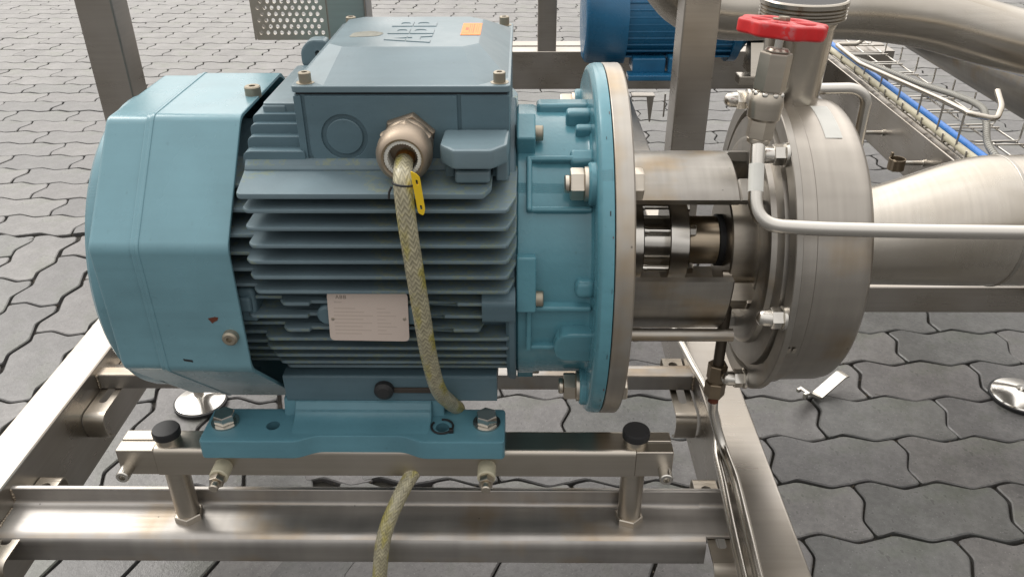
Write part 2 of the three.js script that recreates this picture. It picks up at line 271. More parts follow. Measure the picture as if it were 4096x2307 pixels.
  camera.updateProjectionMatrix(); const vp = new THREE.Matrix4().multiplyMatrices(new THREE.PerspectiveCamera(38.72, 16 / 9, 0.05, 100).projectionMatrix, camera.matrixWorldInverse.copy(camera.matrixWorld).invert());
  const list = cells.map(c => { const p = V3(c[0] * MM, 0, c[1] * MM).applyMatrix4(vp), q = V3(c[0] * MM, 0, c[1] * MM).applyMatrix4(camera.matrixWorldInverse); return { c, inside: q.z < 0 && Math.abs(p.x) < 1.06 && Math.abs(p.y) < 1.1, near: -q.z, ok: q.z < 0 && Math.abs(p.x) < 1.6 && Math.abs(p.y) < 1.7 }; }).filter(o => o.ok || o.near < 1.6);
  list.sort((a, b) => (b.inside - a.inside) || (a.near - b.near));
  const rest = [];
  list.forEach((o, i) => {
    const [x, z, rot, hf] = o.c, g = hf ? half[(rnd() * 2) | 0] : whole[(rnd() * 5) | 0], mat = paverMats[(rnd() * 5) | 0], m = new THREE.Mesh(g, mat);
    m.position.set((x + rr(-1, 1)) * MM, rr(-1.0, 0.6) * MM, (z + rr(-1, 1)) * MM); m.rotation.set(rr(-0.003, 0.003), (rot ? -Math.PI / 2 : 0) + (rnd() < 0.5 && !hf ? Math.PI * 0 : 0) + rr(-0.004, 0.004), rr(-0.003, 0.003)); const sc = 1 - rnd() * 0.014; m.scale.set(sc, 1, sc); m.receiveShadow = true; m.castShadow = true;
    if (o.inside && i < 300) { m.name = numbered('paver'); ground.add(m); } else { m.updateMatrix(); const q = g.clone().applyMatrix4(m.matrix); q.attributes.uv.array.forEach((_, k, a) => { a[k] += (k % 2 ? z : x) * MM * 1.37; }); rest.push(q); }
  });
  const grit = [], src = list.filter(o => o.inside && o.near < 2.6);
  for (let i = 0; i < 2600; i++) { const [x, z, rot] = src[(rnd() * src.length) | 0].c, e = rnd() < 0.6, u = rr(-0.5, 0.5), w = rnd() < 0.5 ? -1 : 1; let dx = e ? u * L : w * L / 2, dz = e ? w * W / 2 : u * W; dz += e ? -A * 0.8 * Math.sin(u * 4 * Math.PI) : 0; if (rot) { const t = dx; dx = dz; dz = t; }
    const g = new THREE.TetrahedronGeometry(rr(0.6, 2.6) * (rnd() < 0.06 ? 2 : 1), 0); g.scale(1, 0.7, 1.5); g.rotateY(rnd() * 6); g.translate(x + dx + rr(-6, 6), rr(-6, -1.5), z + dz + rr(-6, 6)); grit.push(g); }
  const gm = part('joint_grit', grit, std({ color: lin(0.10, 0.078, 0.055), roughness: 0.95, map: concTone }), ground); gm.userData.kind = 'stuff';
  const f = new THREE.Mesh(mergeGeometries(rest), paverMats[1]); f.name = 'distant_pavers'; f.userData = { kind: 'stuff' }; f.receiveShadow = true; ground.add(f);
}

// ---------------------------------------------------------------- skid frame of stainless box section
const tubeBeam = (axis, a, b, u0, u1, v0, v1) => ext(axis, soft([[u0, v0], [u1, v0], [u1, v1], [u0, v1]], 4, 3), a, b);
{
  const f = thing('skid_frame', 'stainless steel skid frame of square tube beams and posts under the pump set', 'frame', [-160, 0, -900]);
  const zb = (x0, x1, z0, z1) => ext('z', soft([[x0, 209], [x1, 209], [x1, 323], [x0, 323]], 4, 3), z0, z1);
  part('beam', zb(-597, -547, -2300, -420), M.beam, f); part('beam', zb(220, 270, -2300, -380), M.beam, f); part('beam', zb(875, 925, -2500, -700), M.beam, f);
  part('cross_beam', ext('x', soft([[-1223, 209], [-1173, 209], [-1173, 259], [-1223, 259]], 4, 3), 270, 875), M.beam, f);
  part('cross_beam', ext('x', soft([[-1178, 273], [-1128, 273], [-1128, 323], [-1178, 323]], 4, 3), -547, -199), M.beam, f);
  const post = (x0, x1, z0, z1, y0 = 323) => ext('y', soft([[x0, z0], [x1, z0], [x1, z1], [x0, z1]], 4, 3), y0, 1500);
  part('post', post(-597, -547, -1178, -1128), M.beam, f); part('post', post(220, 270, -1210, -1155), M.beam, f); part('post', post(-262, -208, -1178, -1128), M.beam, f);
  // front rail: back lip, flat shelf, rounded front
  const prof = soft([[-651, 313, 2], [-645, 313, 2], [-645, 293, 6], [-612, 291, 5], [-604, 290, 14], [-597, 284, 8], [-597, 258, 1], [-600, 258, 1], [-600, 281, 8], [-606, 286, 8], [-648, 288, 4], [-651, 292, 2]], 3, 4);
  part('rail', ext('x', prof, -547, 190), M.rail, f);
  part('rail', ext('x', soft([[-651, 313, 2], [-645, 313, 2], [-645, 293, 6], [-612, 291, 5], [-604, 290.5, 2], [-604, 287, 1], [-648, 288, 4], [-651, 292, 2]], 3, 4), 190, 220), M.rail, f);
  const rp = soft([[-868, 313, 2], [-850, 313, 3], [-850, 291, 2], [-902, 291, 8], [-906, 262, 1], [-909, 262, 1], [-905, 294, 8], [-868, 294, 2]], 2, 3);
  part('rail', ext('x', rp, -547, 220), M.rail, f);
  const bead = (a, b) => { const A = V3(...a), B = V3(...b), n = Math.max(3, Math.round(A.distanceTo(B) / 3.2)); return ring(n, i => { const p = A.clone().lerp(B, (i + 0.5) / n); return new THREE.SphereGeometry(2.7 + rr(-0.4, 0.4), 7, 5).translate(p.x + rr(-0.4, 0.4), p.y + rr(-0.4, 0.4), p.z + rr(-0.4, 0.4)); }); };
  const wb = (...q) => part('weld_bead', bead(...q), M.weld, f, { crease: 60 });
  wb([-547, 290, -645], [-547, 290, -606]); wb([-547, 292, -646], [-547, 312, -646]); wb([220, 291, -645], [220, 291, -606]); wb([220, 314, -648], [220, 322, -648]); wb([-547, 292, -850], [-547, 312, -850]); wb([220, 292, -850], [220, 312, -850]);
  wb([220, 323, -1155], [270, 323, -1155]); wb([270, 212, -1173], [270, 257, -1173]); wb([875, 212, -1173], [875, 257, -1173]); wb([-597, 323, -1128], [-547, 323, -1128]);
  // foot discs
  const foot = (x, z) => { const d = part('levelling_foot', rev('y', [[20, 0], [20, 13], [15, 26], [9, 44], [5, 45], [4, 45], [4, 0]], [x, z], 40), M.chrome, f);
    part('rubber_pad', rev('y', [[0.4, 0], [0.4, 47], [7, 47.5], [8, 44], [3, 40], [3, 0]], [x, z], 40), M.rubber, d);
    part('spindle', cyl('y', 18, 209, 9, [x, z], 20), M.bright, d); };
  foot(-588, -1190);
}
{ const d = thing('disc_foot', 'shiny round steel foot disc on the pavers at right edge', 'foot', [918, 0, -1214]);
  part('disc', rev('y', [[14, 0], [14, 10], [21, 13], [17, 30], [10, 50], [6, 53], [4, 53], [4, 0]], [918, -1214], 48), M.chrome, d);
  part('rubber_pad', rev('y', [[0.4, 0], [0.4, 54], [7, 55], [8, 52], [4, 48], [3, 0]], [918, -1214], 48), M.rubber, d); }
// clips that hold the rails
function railClip(label, x, z, y) {
  const c = thing('rail_clip', label, 'clip', [x, y, z], 'clips under the cross rails');
  const t = 2.4, mid = []; for (const p of [[-69, -22], [-70, -10], [-66, -2], [-58, 0], [54, 0], [62, -3], [66, -11], [65, -24], [60, -36], [50, -42]]) mid.push(V3(0, p[1], p[0]));
  const cv = new THREE.CatmullRomCurve3(mid, false, 'centripetal'), strip2 = (a, b, n) => { const o = [], q = []; for (let i = 0; i <= n; i++) { const k = a + (b - a) * i / n, P = cv.getPoint(k), d = cv.getTangent(k); o.push([z + P.z, y + P.y]); q.push([z + P.z + d.y * t, y + P.y - d.z * t]); } return [...o, ...q.reverse()]; };
  const w = 13;
  part('strap', ext('y', soft([[x - w, z - 60], [x + w, z - 60], [x + w, z + 54.2], [x - w, z + 54.2]], 0.2, 1), y - t, y, 0, [circlePath(x, z - 48, 6), soft([[x - 5, z + 4], [x + 5, z + 4], [x + 5, z + 36], [x - 5, z + 36]], 5, 5)]), M.steel, c);
  part('front_hook', ext('x', strip2(4 / 9, 1, 20), x - w, x + w), M.steel, c); part('rear_hook', ext('x', strip2(0, 3.02 / 9, 12), x - w, x + w), M.steel, c);
  part('screw', [hex('y', y - 12, y - t, 10, [x, z - 20], 0)], M.nut, c);
  return c;
}
{
  const c1 = railClip('bent steel clip with a round hole at right end of the front rail', 205, -628, 286);
  const dup = (label, x, y, z) => { const r = c1.clone(); r.name = numbered('rail_clip'); r.position.set(x * MM, y * MM, z * MM); r.userData = { ...c1.userData, label }; scene.add(r); };
  dup('bent steel clip with a round hole at left end of the front rail', -533, 286, -628);
  dup('hooked steel clip under the right end of the rear rail, beside the tubes', 205, 288, -863);
  dup('hooked steel clip with a long slot under the rear rail, left of the fan cover', -533, 290, -858);
}

// ---------------------------------------------------------------- mounting bars on studs
{
  const z = -628, b = thing('mounting_bar', 'steel mounting bar with black stud caps under the front foot of the motor', 'bar', [-125, 364, z], 'bars carrying the motor feet');
  const shape = soft([[z - 16, 364, 1], [z + 16, 364, 1], [z + 16, 396, 6], [z - 16, 396, 3]], 2, 4);
  const bar = part('bar', [ext('x', shape, -362, 112), box(-399.5, -362, 364.3, 395.6, z - 15.7, z - 1, 1.5), box(-399.5, -362, 364.3, 395.6, z + 0.6, z + 15.7, 1.5), box(112, 149, 364.3, 395.6, z - 15.7, z - 1, 1.5), box(112, 149, 364.3, 395.6, z + 0.6, z + 15.7, 1.5)], M.steel, b);
  for (const x of [-352, 113]) {
    const s = part('stud', [rev('y', [[292, 0], [292, 11], [294, 12], [404, 12], [404, 0]], [x, z], 32), hex('y', 290, 299, 26, [x, z], 12)], M.steel, b);
    part('cap', rev('y', [[403, 0], [403, 13.4], [409, 13.6], [411, 12.6], [411.6, 0]], [x, z], 32), M.black, s);
  }
  for (const x of [-391, 141]) { const s = part('socket_screw', rev('z', [[z + 15, 0], [z + 15, 6.5], [z + 30, 6.5], [z + 31, 5.8], [z + 31, 3.2], [z + 26, 3.0], [z + 26, 0]], [x, 374], 24), M.bright, b); }
  for (const x of [-295, -34]) {
    const s = part('plastic_spacer', rev('z', [[z + 15, 0], [z + 15, 9], [z + 32, 9], [z + 33, 8], [z + 33, 0]], [x, 377], 28), M.cream, b);
    part('hex_nut', [hex('z', z + 33, z + 41, 13, [x, 377], 10), cyl('z', z + 41, z + 49, 4.6, [x, 377], 20, 1)], M.nut, s);
  }
  const r = b.clone(); r.name = numbered('mounting_bar'); r.position.z = (-877) * MM; r.userData = { ...b.userData, label: 'steel mounting bar hidden behind the motor under its rear foot' }; scene.add(r);
}

// ---------------------------------------------------------------- the electric motor
const font = await new FontLoader().loadAsync('fonts/droid/droid_sans_bold.typeface.json');
const motor = thing('electric_motor', 'blue-grey electric motor with angular fan cover, cooling fins and terminal box', 'motor', [-165, 396.5, AZ]);
{
  const mir = z => 2 * AZ - z;
  const oct = (d = 0) => [[-674 + 0.4 * d, 714 + d], [-590 + d, 629.5 + 0.4 * d], [-590 + d, 508 - 0.4 * d], [-704 + 0.4 * d, 393 - d], [mir(-704) - 0.4 * d, 393 - d], [mir(-590) - d, 508 - 0.4 * d], [mir(-590) - d, 629.5 + 0.4 * d], [-808 - 0.4 * d, 714 + d]];
  const shell = (x0, x1, d, bev) => ext('x', soft(oct(d), 6, 7), x0, x1, bev, [soft(oct(d - 3.5), 8, 4).reverse()], 3);
  const cov = part('fan_cover', [shell(-317, -239, 0, 0.8), ext('x', soft(oct(-2.2), 6, 7), -356, -316, 3.5, [], 4), ext('x', soft(oct(-0.4), 6, 7), -320, -316, 0.8), ext('x', soft(oct(0.7), 6, 7), -315.5, -312.5, 0.7)], M.cover, motor, { crease: 8 });
  part('fan_dome', rev('x', [[-352, 148], [-364, 148], [-371, 146], [-375.5, 141], [-377, 130], [-378, 0]], [AY, AZ], 72), M.cover, motor);
  part('cover_screw', [rev('y', [[712, 0], [712, 7.2], [721, 7.2], [722, 6.4], [722, 3], [718, 3], [718, 0]], [-245, -733], 24)], M.zinc, motor);
  part('cover_screw', [rev('z', [[-591, 0], [-591, 7], [-585, 6.6], [-583.5, 5], [-583.5, 2.6], [-586, 2.5], [-586, 0]], [-251, 545], 24)], M.zinc, motor);
  const chip = (pts, z, m) => part('paint_chip', ext('z', pts, z, z + 0.35), m, motor);
  chip([[-268, 563], [-262, 564.5], [-259, 564], [-260, 561], [-263, 559.5], [-265, 558], [-266.5, 560.5]], -590.1, M.rust);
  chip([[-298, 521], [-290, 519.6], [-289.6, 517.4], [-297.4, 518.8]], -590.1, M.black);
  // stator core and end shields
  part('stator', [rev('x', [[-300, 0], [-300, 122], [-12, 122], [-12, 0]], [AY, AZ], 64)], M.motor, motor);
  part('end_shield', [rev('x', [[-14, 118], [-14, 139], [-11, 142], [-6.5, 142], [-5.2, 140], [-5.2, 60]], [AY, AZ], 80)], M.motor, motor);
  const FZ = { 7: -585, 6: -585, 5: -585, 4: -587, 3: -589, 2: -592, 1: -598, 0: -603, '-1': -605, '-2': -611, '-3': -616, '-4': -624, '-5': -632, '-6': -644 };
  const finShape = (zt, x0, x1, step, y) => { const c = 7, zi = Math.min(-603, zt - 12, -600 - Math.max(0, y - 629.5), -600 - Math.max(0, 508 - y)); return soft([[-264, AZ, 0.2], [-264, zi, 1], [x0, zi, 0.5], [x0, zt - 6, 0.5], [x0 + 4, zt, 3], ...(step ? [[x0 + step, zt, 1], [x0 + step + 1, zt - 4, 1], [x1 - c - step, zt - 4, 1], [x1 - c - step + 1, zt, 1]] : []), [x1 - c, zt, 3], [x1, zt - 26, 3], [x1 + 2, AZ, 0.2]], 2, 3); };
  for (const [k, zt] of Object.entries(FZ)) { const n = +k, y = n < -1 ? AY + 15.5 * n + (n + 1) * -2.2 : AY + 15.5 * n, th = 1.8;
    let x0 = n > 4 ? -221 : n > 0 ? -226 : n > -3 ? -231 : -233 + (n + 3) * -1.5, x1 = -4.5, st = 0; if (n === 1) { x0 = -208; x1 = -23; st = 26; } if (n === -1) { x0 = -211; x1 = -30; st = 24; } if (n === 0) { x0 = -240; x1 = -7; st = 54; }
    const g = ext('y', finShape(zt, x0, x1, st, y), y - th, y + th, 1.2); part('cooling_fin', g, M.fin, motor);
    const q = g.clone(); const p = q.attributes.position; for (let i = 0; i < p.count; i++) p.setZ(i, mir(p.getZ(i))); part('cooling_fin', q, M.fin, motor); }
  // stepped shoulder beside the terminal box
  for (const [yt, z, yb, x0] of [[694.7, -639.2, 676, -231], [703.5, -650, 690, -229], [711.8, -658, 699, -227.5], [718.3, -664, 708, -226]]) part('shoulder_step', [ext('z', soft([[x0, yb, 2], [-179, yb, 2], [-179, yt, 2], [x0, yt, 7]], 2, 5), -800, z, 0.8)], M.motor, motor);
  part('top_plate', [ext('y', soft([[-218, -670], [-181, -670], [-181, -790], [-217, -790]], 4), 714, 725.5, 1.2), box(-218, -198, 708, 724, -790, -668.8, 2)], M.lid, motor);
  part('top_fin', [ext('y', soft([[-231, -660, 0.5], [-231, -640, 2], [-223, -588, 2], [-220, -585, 2], [-30, -585, 2], [-24, -600, 3], [-24, -660, 0.5]], 2, 3), 675.5, 680.2, 1), ext('x', soft([[-642, 678, 0.3], [-630, 679.8, 6], [-638.9, 688, 6], [-642, 688, 0.3]], 1, 5), -229, -56)], M.fin, motor);
  // lugs beside the name plate and bolt bosses
  part('boss', [box(-247, -231, 548, 582, -660, -607, 4), box(-245, -234, 560, 575, -640, -603, 3)], M.motor, motor);
  part('boss', [ext('x', soft([[-596, 574], [-600, 552], [-660, 552], [-660, 582], [-606, 582]], 4), -34, -5.4)], M.motor, motor);
  for (const x of [-168, -95]) part('plate_lug', cyl('z', -640, -600, 9.5, [x, 559], 28, 2), M.motor, motor);
  // pedestal and feet
  part('pedestal', ext('x', soft([[-640, 466], [-642, 434], [mir(-642), 434], [mir(-640), 466]], 3), -231, -24), M.motor, motor);
  part('drain_plug', rev('z', [[-642, 0], [-642, 9.6], [-635, 9.4], [-632, 6], [-631.5, 0]], [-133.5, 451], 28), M.rubber, motor);
  part('plug_strap', box(-125, -74, 446.5, 452.5, -641.2, -638.6, 1), std({ color: lin(0.045, 0.035, 0.028), roughness: 0.7 }), motor);
  const footGeo = (s) => {
    const zz = z => s > 0 ? z : mir(z);
    const plan = soft([[-309, -600, 5], [-216, -600, 6], [-198, -609, 6], [-114, -609, 6], [-96, -600, 6], [-16, -600, 5], [-16, -651, 5], [-309, -651, 5]], 4, 4).map(p => [p[0], zz(p[1])]);
    const hol = [[-243, -624], [-77, -622], [-291, -628.5], [-34, -628.5]].map(h => circlePath(h[0], zz(h[1]), 8.2));
    const g = [ext('y', plan, 396.7, 418, 1.6, hol)];
    g.push(ext('x', soft([[zz(-609.8), 404], [zz(-609.8), 417.6, 1], [zz(-632), 421, 16], [zz(-643), 435], [zz(-668), 437], [zz(-668), 404]], 3, 6), -224, -88, 3));
    g.push(ext('x', soft([[zz(-638), 410], [zz(-645), 436], [zz(-700), 436], [zz(-700), 410]], 3), -236, -76, 3)); return g; };
  part('foot', footGeo(1), M.foot, motor); part('foot', footGeo(-1), M.foot, motor);
  for (const x of [-291, -34]) { const bb = part('foot_bolt', [rev('y', [[417.5, 0], [417.5, 13.5], [420, 13.5], [420.3, 0]], [x, -628.5], 28), hex('y', 420, 430, 18.5, [x, -628.5], 8, 1.6)], M.bright, motor); }
  part('zip_tie', (() => { const c = []; const pts = ring(17, i => { const a = (-125 + i * 19.5) * Math.PI / 180; return [-77 + 10.5 * Math.sin(a), 419.4, -622 + 10.5 * Math.cos(a)]; }); return [...bentTube(pts, 1.1, 2, 8, true, 2), box(-70, -65.5, 418, 422.5, -617, -612.5, 0.8)]; })(), M.black, motor);
  // name plate
  { const c = document.createElement('canvas'); c.width = 560; c.height = 376; const x = c.getContext('2d'); x.fillStyle = '#d3c9c1'; x.fillRect(0, 0, 560, 376); x.fillStyle = '#c5bab1'; for (let k = 0; k < 8; k++) x.fillRect(40, 120 + k * 28, 150 + (k * 61) % 130, 9), x.fillRect(340, 120 + k * 28, 60 + (k * 37) % 110, 8);
    x.fillStyle = '#8f877e'; x.font = 'bold 40px sans-serif'; x.fillText('ABB', 58, 52); x.font = '20px sans-serif'; x.fillStyle = '#a79e94'; x.fillText('Motor', 46, 84); x.fillStyle = '#b9aea3';
    let s = 5; const r = () => (s = (s * 16807) % 2147483647) / 2147483647; for (let i = 0; i < 9000; i++) { x.fillStyle = r() > 0.5 ? 'rgba(255,245,235,0.06)' : 'rgba(60,50,45,0.06)'; x.fillRect(r() * 560, r() * 376, 1 + r() * 5, 1); }
    const t = new THREE.CanvasTexture(c); t.colorSpace = THREE.SRGBColorSpace; t.needsUpdate = true;
    const w = 69, h = 46, pl = new THREE.Shape(soft([[-w / 2, -h / 2], [w / 2, -h / 2], [w / 2, h / 2], [-w / 2, h / 2]], 4.5, 5).map(p => new THREE.Vector2(...p)));
    const g = new THREE.ExtrudeGeometry(pl, { depth: 1, bevelEnabled: false }); const p = g.attributes.position, uv = g.attributes.uv; for (let i = 0; i < p.count; i++) uv.setXY(i, (p.getX(i) + w / 2) / w, (p.getY(i) + h / 2) / h);
    const pm = std({ map: t, metalness: 0.4, roughness: 0.36, color: lin(0.95, 0.90, 0.87) });
    const pl2 = part('name_plate', xf(g, [-132, 560, -598.5], [-7, 0, -0.8]), pm, motor, { keepUV: true });
    part('rivet', [rev('z', [[-599, 0], [-599, 1.8], [-597, 1.5], [-596.6, 0]], [-163, 558], 14), rev('z', [[-599, 0], [-599, 1.8], [-597, 1.5], [-596.6, 0]], [-101, 558], 14)], M.nut, pl2); }
  // lifting lug in front of the box
  part('lifting_lug', [ext('y', soft([[-63, -640, 1], [-64, -606, 3], [-53, -592, 3], [-23, -592, 3], [-11, -606, 3], [-10, -640, 1]], 3), 697, 713, 2.5), box(-53, -25, 681, 692, -640, -602, 3), box(-62, -54, 676, 698, -650, -620, 2), box(-21, -11, 676, 698, -650, -620, 2)], M.lid, motor);
  part('lifting_lug', ext('z', soft([[-214, 722], [-214, 738], [-205, 748], [-188, 748], [-184, 722]], 5), -812, -796, 2, [circlePath(-197, 735, 5)]), M.lid, motor);
  // terminal box
  const tb = part('terminal_box', [ext('y', soft([[-183, -643], [-10, -643], [-10, -864], [-183, -864]], 4, 4), 671, 741), ext('z', soft([[-174, 677, 20], [-52, 677, 2], [-52, 740.6, 0.5], [-174, 740.6, 0.5]], 1, 7), -644, -640.4, 0.6, [circlePath(-145, 706.5, 18.9)]), ext('z', soft([[-183, 672], [-177, 672], [-177, 740.5], [-183, 740.5]], 1, 2), -644, -641, 0.4), ext('z', soft([[-49, 677], [-10.4, 677], [-10.4, 740.5], [-49, 740.5]], 1, 2), -644, -641.2, 0.4)], M.motor, motor);
  part('gasket', ext('y', [[-181, -643.5], [-12, -643.5], [-12, -862], [-181, -862]], 741, 743.4), M.dark, tb);
  part('knockout', [rev('z', [[-643.5, 0], [-643.5, 15], [-641, 15], [-640.5, 14.4], [-640.4, 0]], [-145, 706.5], 48)], M.motor, tb);
  // lid: flange, sloping octagonal hood
  { const fl = ext('y', soft([[-184, -640], [-9, -640], [-9, -866], [-184, -866]], 5, 4), 743.2, 748.5, 0.8);
    const o8 = (x0, x1, z0, z1, c) => [[x0 + c, z0], [x1 - c, z0], [x1, z0 - c * 0.85], [x1, z1 + c * 0.85], [x1 - c, z1], [x0 + c, z1], [x0, z1 + c * 0.85], [x0, z0 - c * 0.85]];
    const B = o8(-182, -11, -642, -864, 24), T = o8(-164, -37, -695, -811, 13), pos = [], q = (a, b) => pos.push(...a, ...b);
    const at = (k, t, y) => [B[k][0] + (T[k][0] - B[k][0]) * t, y, B[k][1] + (T[k][1] - B[k][1]) * t];
    const lev = [[0, 748.3], [0.93, 765], [1.0, 766]];
    for (let l = 0; l < 2; l++) for (let i = 0; i < 8; i++) { const j = (i + 1) % 8, a = at(i, ...lev[l]), b = at(j, ...lev[l]), c = at(j, ...lev[l + 1]), d = at(i, ...lev[l + 1]); pos.push(...a, ...b, ...c, ...a, ...c, ...d); }
    const tri = THREE.ShapeUtils.triangulateShape(T.map(p => new THREE.Vector2(...p)), []); for (const t of tri) pos.push(...[t[0], t[1], t[2]].flatMap(k => [T[k][0], 766, T[k][1]]));
    const h = new THREE.BufferGeometry(); h.setAttribute('position', new THREE.Float32BufferAttribute(pos, 3));
    const lid = part('box_lid', [fl, h], M.lid, tb, { crease: 8 });
    for (const [x, z] of [[-174, -651], [-18, -651], [-18, -856], [-174, -856]]) part('lid_screw', [rev('y', [[748, 0], [748, 7.4], [748.8, 7.4], [749, 5], [756.4, 5], [757, 4.4], [757, 2.4], [753, 2.3], [753, 0]], [x, z], 22)], M.zinc, tb);
    // raised maker's letters, each crossed by two fine cuts
    const tg = new TextGeometry('ABB', { font, size: 40, depth: 0.7, curveSegments: 6, bevelEnabled: true, bevelThickness: 0.3, bevelSize: 0.3, bevelSegments: 1 }); tg.computeBoundingBox();
    const bb = tg.boundingBox, w = bb.max.x - bb.min.x, hh = bb.max.y - bb.min.y; tg.translate(-(bb.min.x + w / 2), -(bb.min.y + hh / 2), 0); tg.scale(84 / w, 41 / hh, 1);
    const ev = new Evaluator(); ev.attributes = ['position', 'normal']; const prep = g => { const n = strip(g); n.computeVertexNormals(); return n; };
    let br = new Brush(prep(tg)); br.updateMatrixWorld(); const cut = new Brush(prep(mergeGeometries([strip(new THREE.BoxGeometry(100, 0.9, 4))]))); cut.position.set(0, 1, 2); cut.updateMatrixWorld();
    let res = tg; try { res = ev.evaluate(br, cut, SUBTRACTION).geometry; } catch (e) { console.log('csg', e.message); }
    const let3 = strip(res); const m = new THREE.Matrix4().makeBasis(V3(0, 0, -1), V3(-1, 0, 0), V3(0, 1, 0)); let3.applyMatrix4(m); let3.translate(-99, 765.6, -750);
    part('raised_letters', let3, M.lid, tb);
    part('pale_mark', ext('y', soft([[-152, -728], [-126, -732], [-122, -744], [-134, -752], [-150, -746]], 5, 3), 766, 766.25), std({ color: lin(0.36, 0.36, 0.31), roughness: 0.8, map: concTone }), tb);
    // orange sticker
    const c = document.createElement('canvas'); c.width = 256; c.height = 180; const x = c.getContext('2d'); x.fillStyle = '#ff8a3c'; x.fillRect(0, 0, 256, 180); x.fillStyle = '#d2562a'; x.fillRect(50, 70, 40, 40); x.fillRect(100, 16, 8, 140); x.fillRect(126, 16, 6, 140); x.fillRect(150, 16, 12, 140); x.fillRect(190, 30, 6, 110); x.fillRect(216, 16, 5, 140); x.fillRect(20, 150, 70, 6);
    const t = new THREE.CanvasTexture(c); t.colorSpace = THREE.SRGBColorSpace; t.needsUpdate = true;
    const sg = new THREE.BoxGeometry(17.5, 0.4, 46); sg.translate(-45.5, 766.25, -758); part('orange_sticker', sg, std({ map: t, roughness: 0.5 }), tb, { keepUV: true }); }
  // ---- drive end: teal bell with flange
  const C = [AY, AZ];
  const bell = [rev('x', [[-5, 60], [-5, 133], [-3, 135.5], [10, 135.5], [14, 134], [56, 134], [60, 136], [63, 142], [64, 150]], C, 90)];
  const fl = part('flange', rev('x', [[62, 60], [62, 168], [63.5, 172], [66, 174], [70, 175], [75.4, 175], [76, 174], [76, 60]], C, 110), M.teal, motor);
  part('bell_housing', bell, M.teal, motor);
  // castings laid on the bell: tangential pads at an angle (degrees above the horizontal, towards the viewer)
  const padAt = (a, x0, x1, r0, r1, w, rad = 3) => { const g = box(x0, x1, -w / 2, w / 2, r0, r1, rad); g.rotateX(-a * Math.PI / 180); g.translate(0, AY, AZ); return g; };
  const lugs = [padAt(68, -4.6, 12, 118, 152, 34, 2), padAt(11, -4.6, 12.5, 118, 146, 50, 2), padAt(-79, -4.6, 12, 118, 148, 30, 2), padAt(158, -4.6, 12, 118, 152, 34, 2), padAt(248, -4.6, 12, 118, 150, 34, 2)];
  part('bearing_lug', lugs[0], M.teal, motor); part('bearing_lug', lugs[1], M.teal, motor); part('bearing_lug', lugs[2], M.teal, motor); part('bearing_lug', lugs[3], M.teal, motor); part('bearing_lug', lugs[4], M.teal, motor);
  part('rib', padAt(96, 14, 64, 120, 141, 26, 4), M.teal, motor); part('rib', padAt(80, 40, 64, 120, 147, 13, 4), M.teal, motor);
  part('rib', padAt(72, 48, 64, 120, 143, 9, 3), M.teal, motor); part('rib', padAt(58, 42, 64, 120, 142, 15, 4), M.teal, motor);
  part('rib', padAt(9, 46, 64, 120, 144, 17, 6), M.teal, motor);
  part('rib', (() => { const g = ext('z', soft([[29, -19], [64, -19], [64, 19], [29, 19]].map((p, i) => [p[0], p[1], i === 0 || i === 3 ? 18 : 2]), 4, 6), 118, 145, 2.5); g.rotateX(16 * Math.PI / 180); g.translate(0, AY, AZ); return g; })(), M.teal, motor);
  // framed pockets round the flange nuts
  const frame = a => { const mk = (x0, x1, w0, w1, r) => { const g = box(x0, x1, w0, w1, 120, r, 2); g.rotateX(-a * Math.PI / 180); g.translate(0, AY, AZ); return g; }; return [mk(6, 61, 22, 27, 139.5), mk(6, 61, -25, -20, 138), mk(4, 9, -25, 27, 139.5)]; };
  part('pocket_rim', frame(47), M.teal, motor); part('pocket_rim', frame(-9), M.teal, motor);
  for (const a of [45, -45, 135, 225]) part('spot_face', rev('x', [[56, 0], [56, 17], [58, 18.5], [63, 18.5]], [AY + 150 * Math.sin(a * Math.PI / 180), AZ + 150 * Math.cos(a * Math.PI / 180)], 32), M.teal, motor);
  for (const a of [68, 11, -79]) { const s = Math.sin(a * Math.PI / 180), k = Math.cos(a * Math.PI / 180); part('lug_bolt', rev('x', [[12, 0], [12, 6.8], [18.2, 6.8], [19, 6], [19, 0]], [AY + (a === 11 ? 137 * s - 14 : 143 * s), AZ + (a === 11 ? 141 * k : 143 * k)], 24), M.zinc, motor); }
  for (const a of [45, -45, 135, 225]) { const c = [AY + 150 * Math.sin(a * Math.PI / 180), AZ + 150 * Math.cos(a * Math.PI / 180)];
    part('flange_nut', [rev('x', [[53, 0], [53, 14.8], [56.2, 14.8], [56.2, 0]], c, 32), hex('x', 41, 53, 24, c, 14 + a, 1.4), cyl('x', 36, 41, 7.6, c, 20, 1)], M.nut, motor); part('bolt_head', hex('x', 93, 102.5, 24, c, 14 + a, 1.4), M.nut, motor); }
  // worn edge of the flange
  for (let i = 0; i < 9; i++) { const a = [64, 55, 33, 27, 12, -9, -24, -31, -36][i], x = rr(70, 75.2), l = rr(0.4, 1.6); part('paint_chip', rev('x', [[x, 175.25], [x + rr(0.3, 0.9), 175.25]], C, 2, a, a + l), i % 3 ? M.dark : M.rust, motor); }
}

